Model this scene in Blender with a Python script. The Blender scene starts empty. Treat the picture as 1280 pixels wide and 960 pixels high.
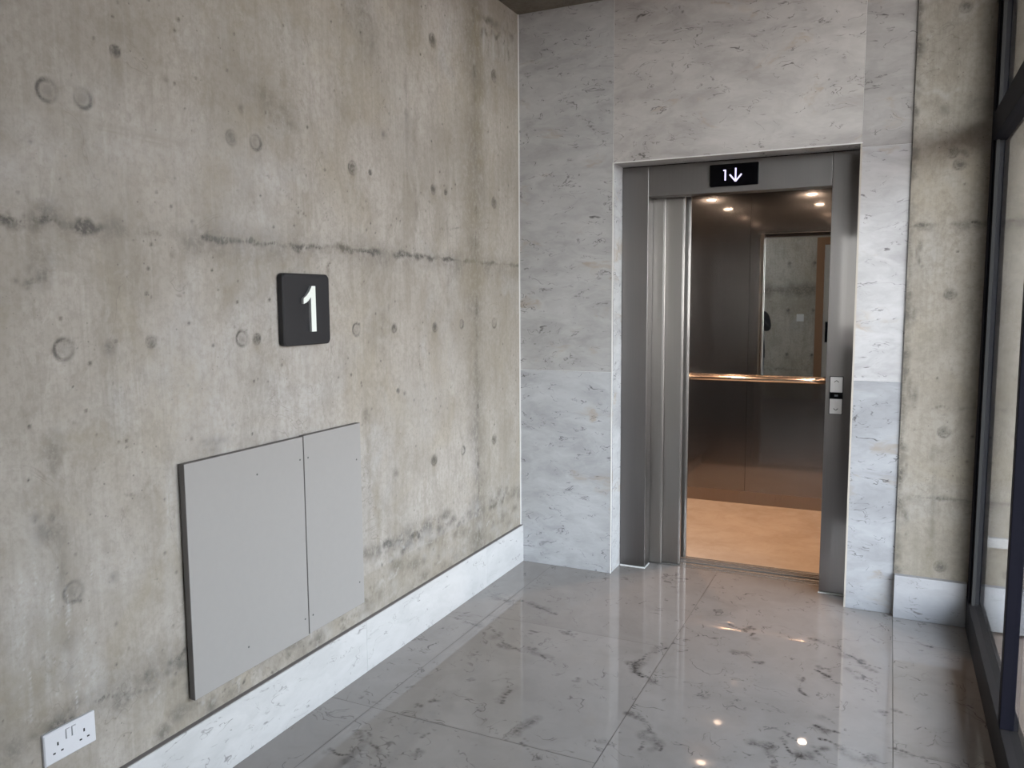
import bpy, bmesh, math, random
import numpy as np
from mathutils import Vector, Matrix
random.seed(7); rng = np.random.default_rng(11)
S = bpy.context.scene
COL = S.collection

# ------------------------------------------------------------------ camera
CH = 1.52
PITCH, YAW, ROLL, FPX = .1029, .44, -.0061, 1004.2
_f = np.array([-math.sin(YAW)*math.cos(PITCH), math.cos(YAW)*math.cos(PITCH), -math.sin(PITCH)])
_r0 = np.array([math.cos(YAW), math.sin(YAW), 0.]); _u0 = np.cross(_r0, _f)
_r = math.cos(ROLL)*_r0 + math.sin(ROLL)*_u0; _u = -math.sin(ROLL)*_r0 + math.cos(ROLL)*_u0
cam = bpy.data.cameras.new('camera'); co = bpy.data.objects.new('camera', cam); COL.objects.link(co)
co.matrix_world = Matrix(((_r[0], _u[0], -_f[0], 0), (_r[1], _u[1], -_f[1], 0), (_r[2], _u[2], -_f[2], CH), (0, 0, 0, 1)))
cam.sensor_width = 36; cam.lens = FPX/1280*36; cam.clip_start = .02; cam.clip_end = 200
S.camera = co
def at(u, v, ax, val):
    """point of the plane axis=val seen at photo position (u, v)"""
    d = _f + _r*(u-640)/FPX - _u*(v-480)/FPX
    c = np.array([0, 0, CH]); return c + d*(val-c[ax])/d[ax]

# ------------------------------------------------------------------ plan (metres)
XW = -1.92          # concrete face, left
XB = -1.90          # left skirting face
D = 4.182           # marble face of the lift wall
YJ = 4.345          # steel door frame face
YC = 4.172           # concrete face right of the lift
XG = .37            # glazing line
ZC = 3.085          # ceiling
OX0, OX1, OZ = -1.366, -.153, 2.245   # opening in the marble
YB = -.9            # wall behind the camera
YS = 1.05            # the glazing starts here, before it an added wall cuts the daylight
LX0, LX1, LY0, LY1, LZ = -1.545, -.265, 4.66, 6.06, 2.285   # lift car inside

# ------------------------------------------------------------------ mesh helpers
def uvbox(me):
    uv = me.uv_layers.new(name='UVMap'); n = len(me.loops)
    nrm = np.empty(len(me.polygons)*3); me.polygons.foreach_get('normal', nrm); nrm = nrm.reshape(-1, 3)
    tot = np.empty(len(me.polygons), int); me.polygons.foreach_get('loop_total', tot)
    vi = np.empty(n, int); me.loops.foreach_get('vertex_index', vi)
    cos = np.empty(len(me.vertices)*3); me.vertices.foreach_get('co', cos); cos = cos.reshape(-1, 3)
    a = np.abs(np.repeat(nrm, tot, axis=0)); p = cos[vi]
    z = (a[:, 2] > a[:, 0]) & (a[:, 2] > a[:, 1]); x = (a[:, 0] >= a[:, 1]) & ~z
    u = np.where(x, p[:, 1], p[:, 0]); v = np.where(z, p[:, 1], p[:, 2])
    uv.data.foreach_set('uv', np.stack([u, v], 1).ravel())

def obj(name, bm, mat, parent=None, smooth=False, bevel=0, seg=2, kind=None):
    me = bpy.data.meshes.new(name)
    bmesh.ops.recalc_face_normals(bm, faces=bm.faces[:])
    bm.to_mesh(me); bm.free(); uvbox(me)
    o = bpy.data.objects.new(name, me); COL.objects.link(o)
    for m in (mat if isinstance(mat, (list, tuple)) else [mat]): me.materials.append(m)
    if smooth: me.polygons.foreach_set('use_smooth', [True]*len(me.polygons))
    if bevel:
        b = o.modifiers.new('edge', 'BEVEL'); b.width = bevel; b.segments = seg; b.limit_method = 'ANGLE'; b.angle_limit = .6
        b.harden_normals = False
    if parent: adopt(o, parent)
    if kind: o['kind'] = kind
    return o
def adopt(o, p):
    o.parent = p
    o.matrix_parent_inverse = p.matrix_world.inverted() if p.type != 'EMPTY' else Matrix.Translation(-Vector(p.location))
def thing(name, label, cat, loc, group=None):
    o = bpy.data.objects.new(name, None); COL.objects.link(o); o.location = loc; o.empty_display_size = .1
    tag(o, label, cat, group); return o
def tag(o, label, cat, group=None):
    o['label'] = label; o['category'] = cat
    if group: o['group'] = group
def st(o, label=None):
    o['kind'] = 'structure'
    if label: o['label'] = label
    return o
def BM(): return bmesh.new()
def box(bm, a, b, mi=0):
    (x0, y0, z0), (x1, y1, z1) = a, b
    v = [bm.verts.new(p) for p in ((x0,y0,z0),(x1,y0,z0),(x1,y1,z0),(x0,y1,z0),(x0,y0,z1),(x1,y0,z1),(x1,y1,z1),(x0,y1,z1))]
    for f in ((0,3,2,1),(4,5,6,7),(0,1,5,4),(1,2,6,5),(2,3,7,6),(3,0,4,7)):
        q = bm.faces.new([v[i] for i in f]); q.material_index = mi
    return bm
def B(a, b): return box(BM(), a, b)
def prism(bm, pts, axis, lo, hi):
    """closed outline pts (2-D) pushed from lo to hi along axis 0/1/2"""
    def P(p, t):
        q = list(p); q.insert(axis, t); return q
    A = [bm.verts.new(P(p, lo)) for p in pts]; Bv = [bm.verts.new(P(p, hi)) for p in pts]; n = len(pts)
    bm.faces.new(A); bm.faces.new(Bv[::-1])
    for i in range(n): bm.faces.new((A[i], A[(i+1) % n], Bv[(i+1) % n], Bv[i]))
    return bm
def rrect(x0, y0, x1, y1, r, n=6):
    P = []
    for cx, cy, a0 in ((x1-r, y1-r, 0), (x0+r, y1-r, 90), (x0+r, y0+r, 180), (x1-r, y0+r, 270)):
        for k in range(n+1):
            a = math.radians(a0+90*k/n); P.append((cx+r*math.cos(a), cy+r*math.sin(a)))
    return P
def tube(bm, pts, r, n=14, caps=True):
    pts = [Vector(p) for p in pts]; rings = []; up = None
    for i, p in enumerate(pts):
        t = (pts[min(i+1, len(pts)-1)] - pts[max(i-1, 0)]).normalized()
        if up is None: up = Vector((0, 0, 1)) if abs(t.z) < .9 else Vector((1, 0, 0))
        s = t.cross(up).normalized(); u2 = s.cross(t).normalized()
        rr = r[i] if isinstance(r, (list, tuple)) else r
        rings.append([bm.verts.new(p + (s*math.cos(2*math.pi*k/n) + u2*math.sin(2*math.pi*k/n))*rr) for k in range(n)])
    for a, b in zip(rings, rings[1:]):
        for k in range(n): bm.faces.new((a[k], a[(k+1) % n], b[(k+1) % n], b[k]))
    if caps: bm.faces.new(rings[0][::-1]); bm.faces.new(rings[-1])
    return bm
def disc(bm, c, r, axis, n=28, depth=.002):
    pts = [(math.cos(2*math.pi*k/n)*r + [c[i] for i in range(3) if i != axis][0],
            math.sin(2*math.pi*k/n)*r + [c[i] for i in range(3) if i != axis][1]) for k in range(n)]
    return prism(bm, pts, axis, c[axis], c[axis]+depth)

# ------------------------------------------------------------------ materials
class N:
    def __init__(s, name):
        s.m = bpy.data.materials.new(name); s.m.use_nodes = True; s.t = s.m.node_tree; s.t.nodes.clear()
        s.out = s.t.nodes.new('ShaderNodeOutputMaterial')
    def n(s, k, **kw):
        q = s.t.nodes.new('ShaderNode'+k)
        for a, b in kw.items(): setattr(q, a, b)
        return q
    def put(s, sock, v):
        if v is None: return
        if isinstance(v, bpy.types.NodeSocket): s.t.links.new(v, sock)
        elif isinstance(v, (tuple, list)) and sock.type == 'RGBA' and len(v) == 3: sock.default_value = (*v, 1)
        else: sock.default_value = v
    def math(s, op, a, b=None, c=None, clamp=False):
        q = s.n('Math', operation=op, use_clamp=clamp)
        for i, v in enumerate((a, b, c)): s.put(q.inputs[i], v)
        return q.outputs[0]
    def vm(s, op, a, b=None):
        q = s.n('VectorMath', operation=op); s.put(q.inputs[0], a); s.put(q.inputs[1], b); return q.outputs[0]
    def mix(s, f, a, b, mode='MIX'):
        q = s.n('Mix', data_type='RGBA', blend_type=mode); s.put(q.inputs[0], f); s.put(q.inputs[6], a); s.put(q.inputs[7], b); return q.outputs[2]
    def ramp(s, v, lo, hi, a=0., b=1.):
        q = s.n('MapRange', clamp=True, interpolation_type='SMOOTHSTEP')
        for i, x in enumerate((v, lo, hi, a, b)): s.put(q.inputs[i], x)
        return q.outputs[0]
    def noise(s, vec, scale, det=4, rough=.55, dist=0., col=False):
        q = s.n('TexNoise'); s.put(q.inputs['Vector'], vec)
        for k, v in (('Scale', scale), ('Detail', det), ('Roughness', rough), ('Distortion', dist)): q.inputs[k].default_value = v
        return q.outputs['Color' if col else 'Fac']
    def vor(s, vec, scale, feature='F1'):
        q = s.n('TexVoronoi', feature=feature); s.put(q.inputs['Vector'], vec); q.inputs['Scale'].default_value = scale; return q.outputs['Distance']
    def pos(s): return s.n('NewGeometry').outputs['Position']
    def xf(s, v, scale=(1, 1, 1), rot=(0, 0, 0)):
        q = s.n('Mapping'); s.put(q.inputs[0], v); q.inputs['Scale'].default_value = scale; q.inputs['Rotation'].default_value = rot; return q.outputs[0]
    def attr(s, name): 
        q = s.n('Attribute', attribute_name=name); return q
    def bsdf(s, base=(.5,)*3, rough=.5, metal=0., bump=None, bstr=.2, bdist=.01, **kw):
        q = s.n('BsdfPrincipled'); s.put(q.inputs['Base Color'], base); s.put(q.inputs['Roughness'], rough); s.put(q.inputs['Metallic'], metal)
        for k, v in kw.items(): s.put(q.inputs[k], v)
        if bump is not None:
            b = s.n('Bump'); s.put(b.inputs['Height'], bump); b.inputs['Strength'].default_value = bstr; b.inputs['Distance'].default_value = bdist
            s.t.links.new(b.outputs[0], q.inputs['Normal'])
        return q
    def done(s, sh):
        s.t.links.new(sh.outputs[0] if hasattr(sh, 'outputs') else sh, s.out.inputs[0]); return s.m
def plain(name, c, rough=.5, metal=0., **kw):
    k = N(name); nz = k.noise(k.pos(), 40, 3); cc = k.mix(k.ramp(nz, .3, .7, 0, .12), c, tuple(x*.86 for x in c))
    return k.done(k.bsdf(cc, rough, metal, **kw))

def concrete(name, tint=(1, 1, 1), marks=False, dark=1.):
    k = N(name); p = k.pos()
    big = k.noise(p, 1.1, 5, .6, .4); mid = k.noise(k.xf(p, (1, 1, .55)), 4.2, 6, .62, .5)
    stk = k.noise(k.xf(p, (9, 9, .7)), 3.0, 4, .6); fine = k.noise(p, 55, 4, .65); och = k.noise(p, 2.1, 5, .6, .8)
    t = lambda r, g, b: (r*tint[0]*dark, g*tint[1]*dark, b*tint[2]*dark)
    sep_p = k.n('SeparateXYZ'); k.put(sep_p.inputs[0], p)
    v = k.math('ADD', k.math('MULTIPLY', k.ramp(big, .34, .66), .40), k.math('MULTIPLY', k.ramp(mid, .33, .67), .60))
    c = k.mix(v, t(.285, .257, .224), t(.415, .386, .358))
    c = k.mix(k.ramp(och, .50, .68, 0, .42), c, t(.325, .285, .222))
    c = k.mix(k.ramp(k.noise(p, 1.6, 4, .6, .5), .54, .68, 0, .50), c, t(.385, .378, .378))
    # patches with a sharp edge, as left by the wet form faces
    for sc_, lo_, amt_ in ((1.9, .53, .20), (3.7, .55, .22), (8.5, .56, .22)):
        c = k.mix(k.ramp(k.noise(k.xf(p, (1, 1, .6)), sc_, 7, .68, .9), lo_, lo_+.03, 0, amt_), c, t(.215, .192, .160))
    c = k.mix(k.ramp(k.noise(k.xf(p, (1, 1, .5)), 5.3, 7, .7, .6), .56, .60, 0, .24), c, t(.43, .41, .385))
    c = k.mix(k.ramp(stk, .52, .74, 0, .30), c, t(.215, .195, .162))
    c = k.mix(k.ramp(k.noise(k.xf(p, (48, 48, 1.1)), 2.0, 4, .6), .48, .70, 0, .20), c, t(.24, .218, .185))
    c = k.mix(k.ramp(k.noise(k.xf(p, (30, 30, 1.)), 2.0, 4, .6), .54, .72, 0, .18), c, t(.44, .42, .40))
    c = k.mix(k.ramp(fine, .38, .68, 0, .30), c, t(.185, .165, .138))
    r_ = k.math('ABSOLUTE', k.math('SUBTRACT', k.noise(p, 2.3, 4, .6, 1.2), .5))
    c = k.mix(k.math('MULTIPLY', k.ramp(r_, 0, .006, 1, 0), k.ramp(k.noise(p, 3.1, 2), .52, .62, 0, .45)), c, t(.16, .14, .12))
    # air holes: small dark specks, thinned by a mask
    d = k.vor(p, 26); sp = k.math('MULTIPLY', k.ramp(d, .045, .10, 1, 0), k.ramp(k.noise(p, 2.4, 3), .46, .58))
    d2 = k.vor(p, 60); sp2 = k.math('MULTIPLY', k.ramp(d2, .06, .13, 1, 0), k.ramp(k.noise(p, 3.3, 3), .52, .62))
    sp = k.math('MAXIMUM', sp, k.math('MULTIPLY', sp2, .7))
    c = k.mix(k.math('MULTIPLY', sp, .62), c, t(.12, .11, .10))
    h = k.math('ADD', k.math('MULTIPLY', fine, .35), k.math('MULTIPLY', mid, .5))
    if marks:
        a = k.attr('marks'); sep = k.n('SeparateColor'); k.t.links.new(a.outputs['Color'], sep.inputs[0])
        br = k.ramp(k.noise(p, 38, 4, .7), .36, .56)                # breaks the edges of the stains
        dk = k.math('MULTIPLY', k.math('MULTIPLY', sep.outputs[0], 1.6, clamp=True), k.math('ADD', k.math('MULTIPLY', br, .55), .45))
        c = k.mix(k.math('MULTIPLY', dk, 1.), c, t(.095, .088, .080))
        c = k.mix(k.math('MULTIPLY', k.math('MULTIPLY', sep.outputs[1], 1.3, clamp=True), k.math('ADD', k.math('MULTIPLY', br, .5), .5)), c, t(.212, .185, .138))
        c = k.mix(k.math('MULTIPLY', sep.outputs[2], k.math('ADD', k.math('MULTIPLY', br, .5), .4)), c, t(.47, .46, .455))
    return k.done(k.bsdf(c, k.ramp(mid, .2, .8, .62, .82), 0, h, .35, .006, **{'Specular IOR Level': .35}))
M_conc = concrete('board-marked concrete', marks=True)
M_conc_r = concrete('concrete of the right pier', (1.0, .98, .92), True, .80)
M_conc_m = concrete('lightened rear concrete', (1, .98, .90), True, 1.6)  # same concrete, colour lightened to make up for little light back there
M_conc_b = concrete('plain concrete', (1, 1, .96))
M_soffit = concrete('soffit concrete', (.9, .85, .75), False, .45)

def marble(name, lo, hi, vein, rough=.16, sc=1., rot=(0, .45, 0), cloud=.8, dash=.75, bluish=0, marks=False, tone=False, spec=.5, cream=0.0):
    k = N(name); p0 = k.pos()
    a = k.attr('slab'); off = k.vm('SCALE', (3.7, 5.1, 7.3)); off.node.inputs[3].default_value = 1; k.t.links.new(a.outputs['Fac'], off.node.inputs[3])
    p = k.vm('ADD', p0, off)
    q = k.xf(p, (sc*1., sc*1., sc*2.3), rot)
    w = k.vm('ADD', q, k.vm('SCALE', k.vm('SUBTRACT', k.noise(q, 2.2, 4, .6, 0, True), (.5, .5, .5)), None))
    w.node.inputs[1].links[0].from_node.inputs[3].default_value = .42
    cl = k.noise(w, 2.6, 6, .62, .6); cl2 = k.noise(w, 7.5, 5, .6, .3)
    v = k.math('ADD', k.math('MULTIPLY', k.ramp(cl, .28, .68), .62), k.math('MULTIPLY', k.ramp(cl2, .25, .7), .38))
    c = k.mix(k.math('MULTIPLY', k.math('SUBTRACT', 1, v), cloud), hi, lo)
    if cream: c = k.mix(k.ramp(k.noise(w, 3.1, 4, .6, .5), .58, .74, 0, cream), c, (.58, .46, .32))
    # broken thin veins: ridge of a warped noise, kept only in patches
    def veins(scale, wid, mlo, mhi, mscale, amt):
        r = k.math('ABSOLUTE', k.math('SUBTRACT', k.noise(w, scale, 3, .55, .5), .5))
        return k.math('MULTIPLY', k.math('MULTIPLY', k.ramp(r, 0, wid, 1, 0), k.ramp(k.noise(w, mscale, 3, .6), mlo, mhi)), amt)
    d1 = veins(4.5, .011, .52, .62, 7.0, dash); d2 = veins(9.5, .022, .55, .64, 11.0, dash*.8)
    c = k.mix(k.math('MAXIMUM', d1, d2), c, vein)
    if tone: c = k.mix(1., c, k.attr('tone').outputs['Color'], 'MULTIPLY')
    if marks:
        at_ = k.attr('marks'); sep = k.n('SeparateColor'); k.t.links.new(at_.outputs['Color'], sep.inputs[0])
        br = k.ramp(k.noise(p0, 60, 4, .7), .34, .56)
        c = k.mix(k.math('MULTIPLY', sep.outputs[0], k.math('ADD', k.math('MULTIPLY', br, .6), .4)), c, tuple(x*.8 for x in vein))
        c = k.mix(k.math('MULTIPLY', sep.outputs[1], k.math('ADD', k.math('MULTIPLY', br, .5), .3)), c, tuple(x*1.5 for x in vein))
    return k.done(k.bsdf(c, rough, 0, **{'Specular IOR Level': spec}))
M_marble = marble('white marble cladding', (.50, .49, .49), (.80, .79, .79), (.13, .12, .12), .22, cream=.55, dash=.8, cloud=.9, tone=True)
M_skirt = marble('white marble skirting', (.40, .40, .405), (.54, .54, .545), (.20, .19, .19), .2, dash=.8, cloud=.7)
M_skirt_r = marble('dimmed marble skirting', (.27, .27, .28), (.37, .37, .385), (.14, .13, .13), .2, dash=.8, cloud=.7)  # same marble, colour darkened for the weaker light on the right skirting
M_floor = marble('polished grey marble floor', (.190, .172, .158), (.255, .235, .220), (.038, .033, .029), .025, rot=(0, 0, .6), sc=.9, marks=True, dash=.6, spec=.75)
M_grout = plain('grout', (.065, .058, .05), .7)
M_carfloor = marble('cream marble lift floor', (.42, .33, .245), (.60, .51, .42), (.42, .33, .25), .07, rot=(0, 0, .5), dash=.3)

def brushed(name, c, rough=.32, sharp=.35, aniso=.75, grain=1.):
    k = N(name); p = k.pos()
    g = k.noise(k.xf(p, (160, 160, 1.2)), 2.0, 3, .6); s = k.noise(p, 1.7, 3, .5)
    cc = k.mix(k.ramp(g, .3, .7, 0, .16*grain), c, tuple(x*.75 for x in c)); cc = k.mix(k.ramp(s, .35, .7, 0, .12), cc, tuple(x*.8 for x in c))
    tg = k.n('Tangent', direction_type='UV_MAP'); tg.uv_map = 'UVMap'
    a = k.bsdf(cc, k.ramp(g, .2, .8, rough*.88, rough*1.12), 1., **{'Anisotropic': aniso, 'Anisotropic Rotation': 0.})
    k.t.links.new(tg.outputs[0], a.inputs['Tangent'])
    b = k.bsdf(cc, .06, 1.)
    m = k.n('MixShader'); m.inputs[0].default_value = sharp
    k.t.links.new(a.outputs[0], m.inputs[1]); k.t.links.new(b.outputs[0], m.inputs[2]); return k.done(m)
M_steel = brushed('brushed steel door frame', (.190, .179, .174), .34, .12)
M_door = brushed('brushed steel door leaf', (.32, .302, .29), .32, .10)
M_carsteel = brushed('dark brushed steel lift panel', (.255, .24, .23), .24, .40, .8)
M_rail = plain('polished steel rail', (.72, .66, .6), .14, 1.)
M_sill = plain('aluminium sill', (.50, .47, .44), .26, .7)
M_mirror = plain('mirror silver', (.86, .875, .86), .012, 1.)
M_black = plain('black painted steel', (.005, .005, .009), .6, **{'Specular IOR Level': .06})
M_blackmat = plain('black sign plate', (.011, .0105, .013), .5)
M_white = plain('white plastic', (.60, .605, .64), .28)
M_white2 = plain('bright white plastic', (.86, .86, .84), .3)
M_digit = plain('white acrylic digit', (.80, .84, .80), .35)
M_digside = plain('grey acrylic edge', (.42, .42, .43), .4)
M_hole = plain('dark opening', (.012, .012, .012), .7)
M_board = plain('grey painted board', (.295, .285, .278), .55)
M_boardedge = plain('shade-dark board edge', (.17, .16, .155), .8)  # darker than the face: shading of the sides put into the colour
M_screw = plain('screw head', (.10, .10, .10), .5, .6)
M_plate = brushed('satin call plate', (.62, .61, .61), .34, .1)
M_disp = plain('black display glass', (.002, .002, .003), .15, **{'Specular IOR Level': .15})
M_shaft = plain('dark shaft lining', (.03, .03, .03), .8)
M_sealant = plain('pale joint sealant', (.70, .70, .69), .4)
M_groutedge = plain('raw grey mortar', (.17, .155, .15), .85)
M_wood = plain('oak door frame', (.36, .19, .10), .45)
M_leaf = plain('white painted door', (.75, .73, .69), .4)
M_capceil = plain('dark lift ceiling', (.055, .05, .048), .18, .85)
def emit(name, c, s):
    k = N(name); e = k.n('Emission'); e.inputs[0].default_value = (*c, 1); e.inputs[1].default_value = s; return k.done(e)
M_lamp = emit('downlight lens', (1., .74, .55), 22.)
M_glyph = emit('display glyph', (.72, .66, 1.), .45)
def glass():
    k = N('clear glazing'); f = k.n('Fresnel'); k.put(f.inputs[0], k.math('ADD', 1.45, k.math('MULTIPLY', k.n('NewGeometry').outputs['Backfacing'], 1/1.45-1.45)))
    tr = k.n('BsdfTransparent'); tr.inputs[0].default_value = (.93, .955, .945, 1); gl = k.n('BsdfGlossy'); gl.inputs[1].default_value = .0
    m = k.n('MixShader'); k.put(m.inputs[0], f.outputs[0]); k.t.links.new(tr.outputs[0], m.inputs[1]); k.t.links.new(gl.outputs[0], m.inputs[2]); return k.done(m)
M_glass = glass()

# ------------------------------------------------------------------ surfaces with worn marks of their own
def marks_layer(P, Q):
    return dict(P=P, Q=Q, R=np.zeros_like(P), G=np.zeros_like(P), B=np.zeros_like(P), H=np.zeros_like(P))
def smooth_noise(n, k):
    x = rng.normal(size=n+2*k); return np.convolve(x, np.hanning(k)/np.hanning(k).sum(), 'same')[k:-k]*math.sqrt(k)*.9
def win(L, p0, p1, q0, q1):
    return (L['P'] > p0) & (L['P'] < p1) & (L['Q'] > q0) & (L['Q'] < q1)
def paint(L, ch, m, val): L[ch][m] = np.maximum(L[ch][m], val)
def spot(L, c, r, ch='R', a=1., soft=.5, sx=1., sz=1.):
    m = win(L, c[0]-2*r*sx, c[0]+2*r*sx, c[1]-2*r*sz, c[1]+2*r*sz)
    d = np.hypot((L['P'][m]-c[0])/sx, (L['Q'][m]-c[1])/sz)/r
    paint(L, ch, m, a*np.clip((1+soft-d)/(2*soft), 0, 1)**1.5)
def ring(L, c, r, w, ch='R', a=1.):
    m = win(L, c[0]-2*r, c[0]+2*r, c[1]-2*r, c[1]+2*r)
    d = np.hypot(L['P'][m]-c[0], L['Q'][m]-c[1]); ang = np.arctan2(L['Q'][m]-c[1], L['P'][m]-c[0])
    paint(L, ch, m, a*np.clip(1-np.abs(d-r)/w, 0, 1)*(.65+.35*np.sin(ang*1+c[0]*40)))
def stroke(L, pts, w, ch='R', a=1., jit=.0, brk=.0, soft=1.):
    pts = np.array(pts, float); seg = np.hypot(*np.diff(pts, axis=0).T); n = max(6, int(seg.sum()/.012))
    t = np.concatenate([[0], np.cumsum(seg)]); s = np.linspace(0, t[-1], n)
    x = np.interp(s, t, pts[:, 0]); y = np.interp(s, t, pts[:, 1])
    if jit: x = x + smooth_noise(n, 7)*jit; y = y + smooth_noise(n, 7)*jit
    ww = w*(1+.5*np.clip(smooth_noise(n, 6), -1, 1.6)); aa = np.clip(a*(1-brk*(.5+.6*smooth_noise(n, 9))), 0, 1)
    for i in range(n):
        r = max(ww[i], .002)
        m = win(L, x[i]-2*r-.01, x[i]+2*r+.01, y[i]-2*r-.01, y[i]+2*r+.01)
        d = np.hypot(L['P'][m]-x[i], L['Q'][m]-y[i]); paint(L, ch, m, aa[i]*np.clip(1.3-d/(r*1.3), 0, 1)**soft)
def grid_obj(name, us, vs, place, mat, painter=None, thick=None, parent=None, extra=None):
    P, Q = np.meshgrid(us, vs); L = marks_layer(P, Q)
    if painter: painter(L)
    nv, nu = P.shape; co_ = place(P, Q, L['H']).reshape(-1, 3)
    idx = np.arange(nu*nv).reshape(nv, nu)
    f = np.stack([idx[:-1, :-1], idx[:-1, 1:], idx[1:, 1:], idx[1:, :-1]], -1).reshape(-1, 4)
    me = bpy.data.meshes.new(name); me.vertices.add(len(co_)); me.vertices.foreach_set('co', co_.ravel())
    me.loops.add(f.size); me.loops.foreach_set('vertex_index', f.ravel().astype(np.int32)); me.polygons.add(len(f))
    me.polygons.foreach_set('loop_start', np.arange(0, f.size, 4, dtype=np.int32)); me.polygons.foreach_set('loop_total', np.full(len(f), 4, np.int32))
    me.update(calc_edges=True); me.validate()
    a = me.color_attributes.new('marks', 'FLOAT_COLOR', 'POINT')
    a.data.foreach_set('color', np.stack([L['R'], L['G'], L['B'], np.ones_like(P)], -1).astype(np.float32).ravel())
    if extra is not None:
        s = me.attributes.new('slab', 'FLOAT', 'POINT'); s.data.foreach_set('value', np.full(nu*nv, extra, np.float32))
    me.polygons.foreach_set('use_smooth', [True]*len(f)); me.materials.append(mat); uvbox(me)
    o = bpy.data.objects.new(name, me); COL.objects.link(o)
    return o
def join(objs, name):
    """merge pieces of one surface into one mesh"""
    with bpy.context.temp_override(active_object=objs[0], selected_objects=objs, selected_editable_objects=objs): bpy.ops.object.join()
    objs[0].name = name; objs[0].data.name = name; return objs[0]

LW = lambda u, v: at(u, v, 0, XW)[1:]         # left wall: (y, z)
def paint_left(L):
    zj = 1.717
    n = L['P'].shape[1]
    # pour joints
    stroke(L, [LW(0, 273), LW(120, 285)], .010, a=.75, jit=.006, brk=.5); stroke(L, [(.4, zj), (4.2, zj)], .006, a=.45, jit=.004, brk=.8)
    stroke(L, [LW(255, 297), LW(470, 315)], .008, a=.8, jit=.005, brk=.5); stroke(L, [LW(430, 312), LW(648, 332)], .008, a=.75, jit=.003, brk=.4)
    stroke(L, [LW(270, 300), LW(650, 338)], .03, 'R', .22, .004, .4); stroke(L, [LW(20, 272), LW(70, 276)], .014, a=.42, jit=.01, brk=.5)
    stroke(L, [(.4, zj-.01), (2.2, zj-.01)], .02, 'R', .22, .008, .7)
    yv = LW(596, 400)[0]
    stroke(L, [(yv, .2), (yv, 3.08)], .010, a=.55, jit=.004, brk=.6); stroke(L, [(yv-.01, .2), (yv-.01, 3.08)], .045, 'R', .30, .008, .4); stroke(L, [(yv-.02, 1.0), (yv-.02, 3.08)], .075, 'G', .38, .01, .5)
    stroke(L, [(yv+.03, 2.2), (yv+.03, 3.08)], .05, 'G', .6, .01, .4)
    # lower lift line, rough underneath
    za = LW(99, 892)[1]; zb = LW(590, 645)[1]
    low = [LW(0, 940), LW(99, 892), LW(218, 825), LW(300, 780), LW(470, 688), LW(590, 641), LW(650, 610)]
    stroke(L, low, .010, a=.55, jit=.008, brk=.9); stroke(L, [(p[0], p[1]-.015) for p in low], .022, 'R', .34, .012, .7)
    stroke(L, low[:3], .03, 'R', .3, .014, .7)
    m = (L['Q'] < zb-.02) & (L['P'] > 2.4); L['G'][m] = np.maximum(L['G'][m], .28); m = (L['Q'] < zb-.02) & (L['P'] > 1.5) & (L['P'] <= 2.4); L['G'][m] = np.maximum(L['G'][m], .12)
    for k in range(150):
        c = (rng.uniform(1.6, 4.15), rng.uniform(.2, .50)); spot(L, c, rng.uniform(.008, .035), 'R', rng.uniform(.15, .5), .7, rng.uniform(.8, 2.2))
    for k in range(70):
        c = (rng.uniform(2.4, 4.15), rng.uniform(.2, .47)); spot(L, c, rng.uniform(.01, .03), 'B', rng.uniform(.1, .3), .7, rng.uniform(.8, 2.))
    for k in range(260):
        c = np.array((rng.uniform(1.6, 4.15), rng.uniform(.22, .50))); stroke(L, [c, c+np.array((rng.normal()*.02, rng.normal()*.012)), c+np.array((rng.normal()*.03, rng.normal()*.03))], .0035, rng.choice(['R', 'R', 'G', 'B']), rng.uniform(.2, .6), .005, .5)
    # tie holes: filled discs and rings
    for u, v, kind, r in ((59, 113, 1, .026), (104, 123, 1, .024), (144, 64, 0, .016), (290, 172, 0, .024), (320, 178, 1, .024), (441, 210, 0, .026), (463, 215, 0, .012),
                          (541, 50, 0, .028), (542, 237, 0, .022), (557, 240, 0, .014), (618, 95, 0, .030), (618, 253, 0, .028), (80, 437, 1, .026), (136, 435, 2, .02),
                          (189, 427, 0, .018), (303, 423, 1, .024), (321, 424, 0, .018), (446, 412, 1, .024), (493, 410, 0, .020), (544, 409, 0, .022), (577, 405, 1, .020),
                          (618, 404, 1, .024), (92, 740, 1, .026), (142, 722, 2, .016), (495, 592, 2, .022), (543, 575, 0, .026), (579, 563, 1, .020), (618, 549, 0, .026),
                          (302, 135, 2, .014), (217, 318, 2, .012), (596, 40, 2, .02), (480, 168, 2, .02), (208, 100, 2, .008), (498, 488, 0, .012), (506, 492, 0, .010)):
        c = LW(u, v)
        if kind == 0: spot(L, c, r*.9, 'R', .62, .35); ring(L, c, r*.95, r*.3, 'R', .85); spot(L, (c[0], c[1]-.03), r*1.3, 'G', .35, .8)
        elif kind == 1: ring(L, c, r, r*.35, 'R', .9); spot(L, c, r*.8, 'R', .25, .5)
        else: spot(L, c, r, 'R', .38, .7)
        mm = win(L, c[0]-.06, c[0]+.06, c[1]-.06, c[1]+.06); dd = np.hypot(L['P'][mm]-c[0], L['Q'][mm]-c[1])
        L['H'][mm] = np.minimum(L['H'][mm], -.004*np.clip(1.25-dd/r, 0, 1)**.5)
    # broad stains
    def cloud(u, v, r, ch, a, sx=1., sz=1., k=14):
        c = LW(u, v)
        for i in range(k): spot(L, (c[0]+rng.normal()*r*sx*.6, c[1]+rng.normal()*r*sz*.6), r*rng.uniform(.35, .8), ch, a*rng.uniform(.4, 1), .95, sx, sz)
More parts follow.
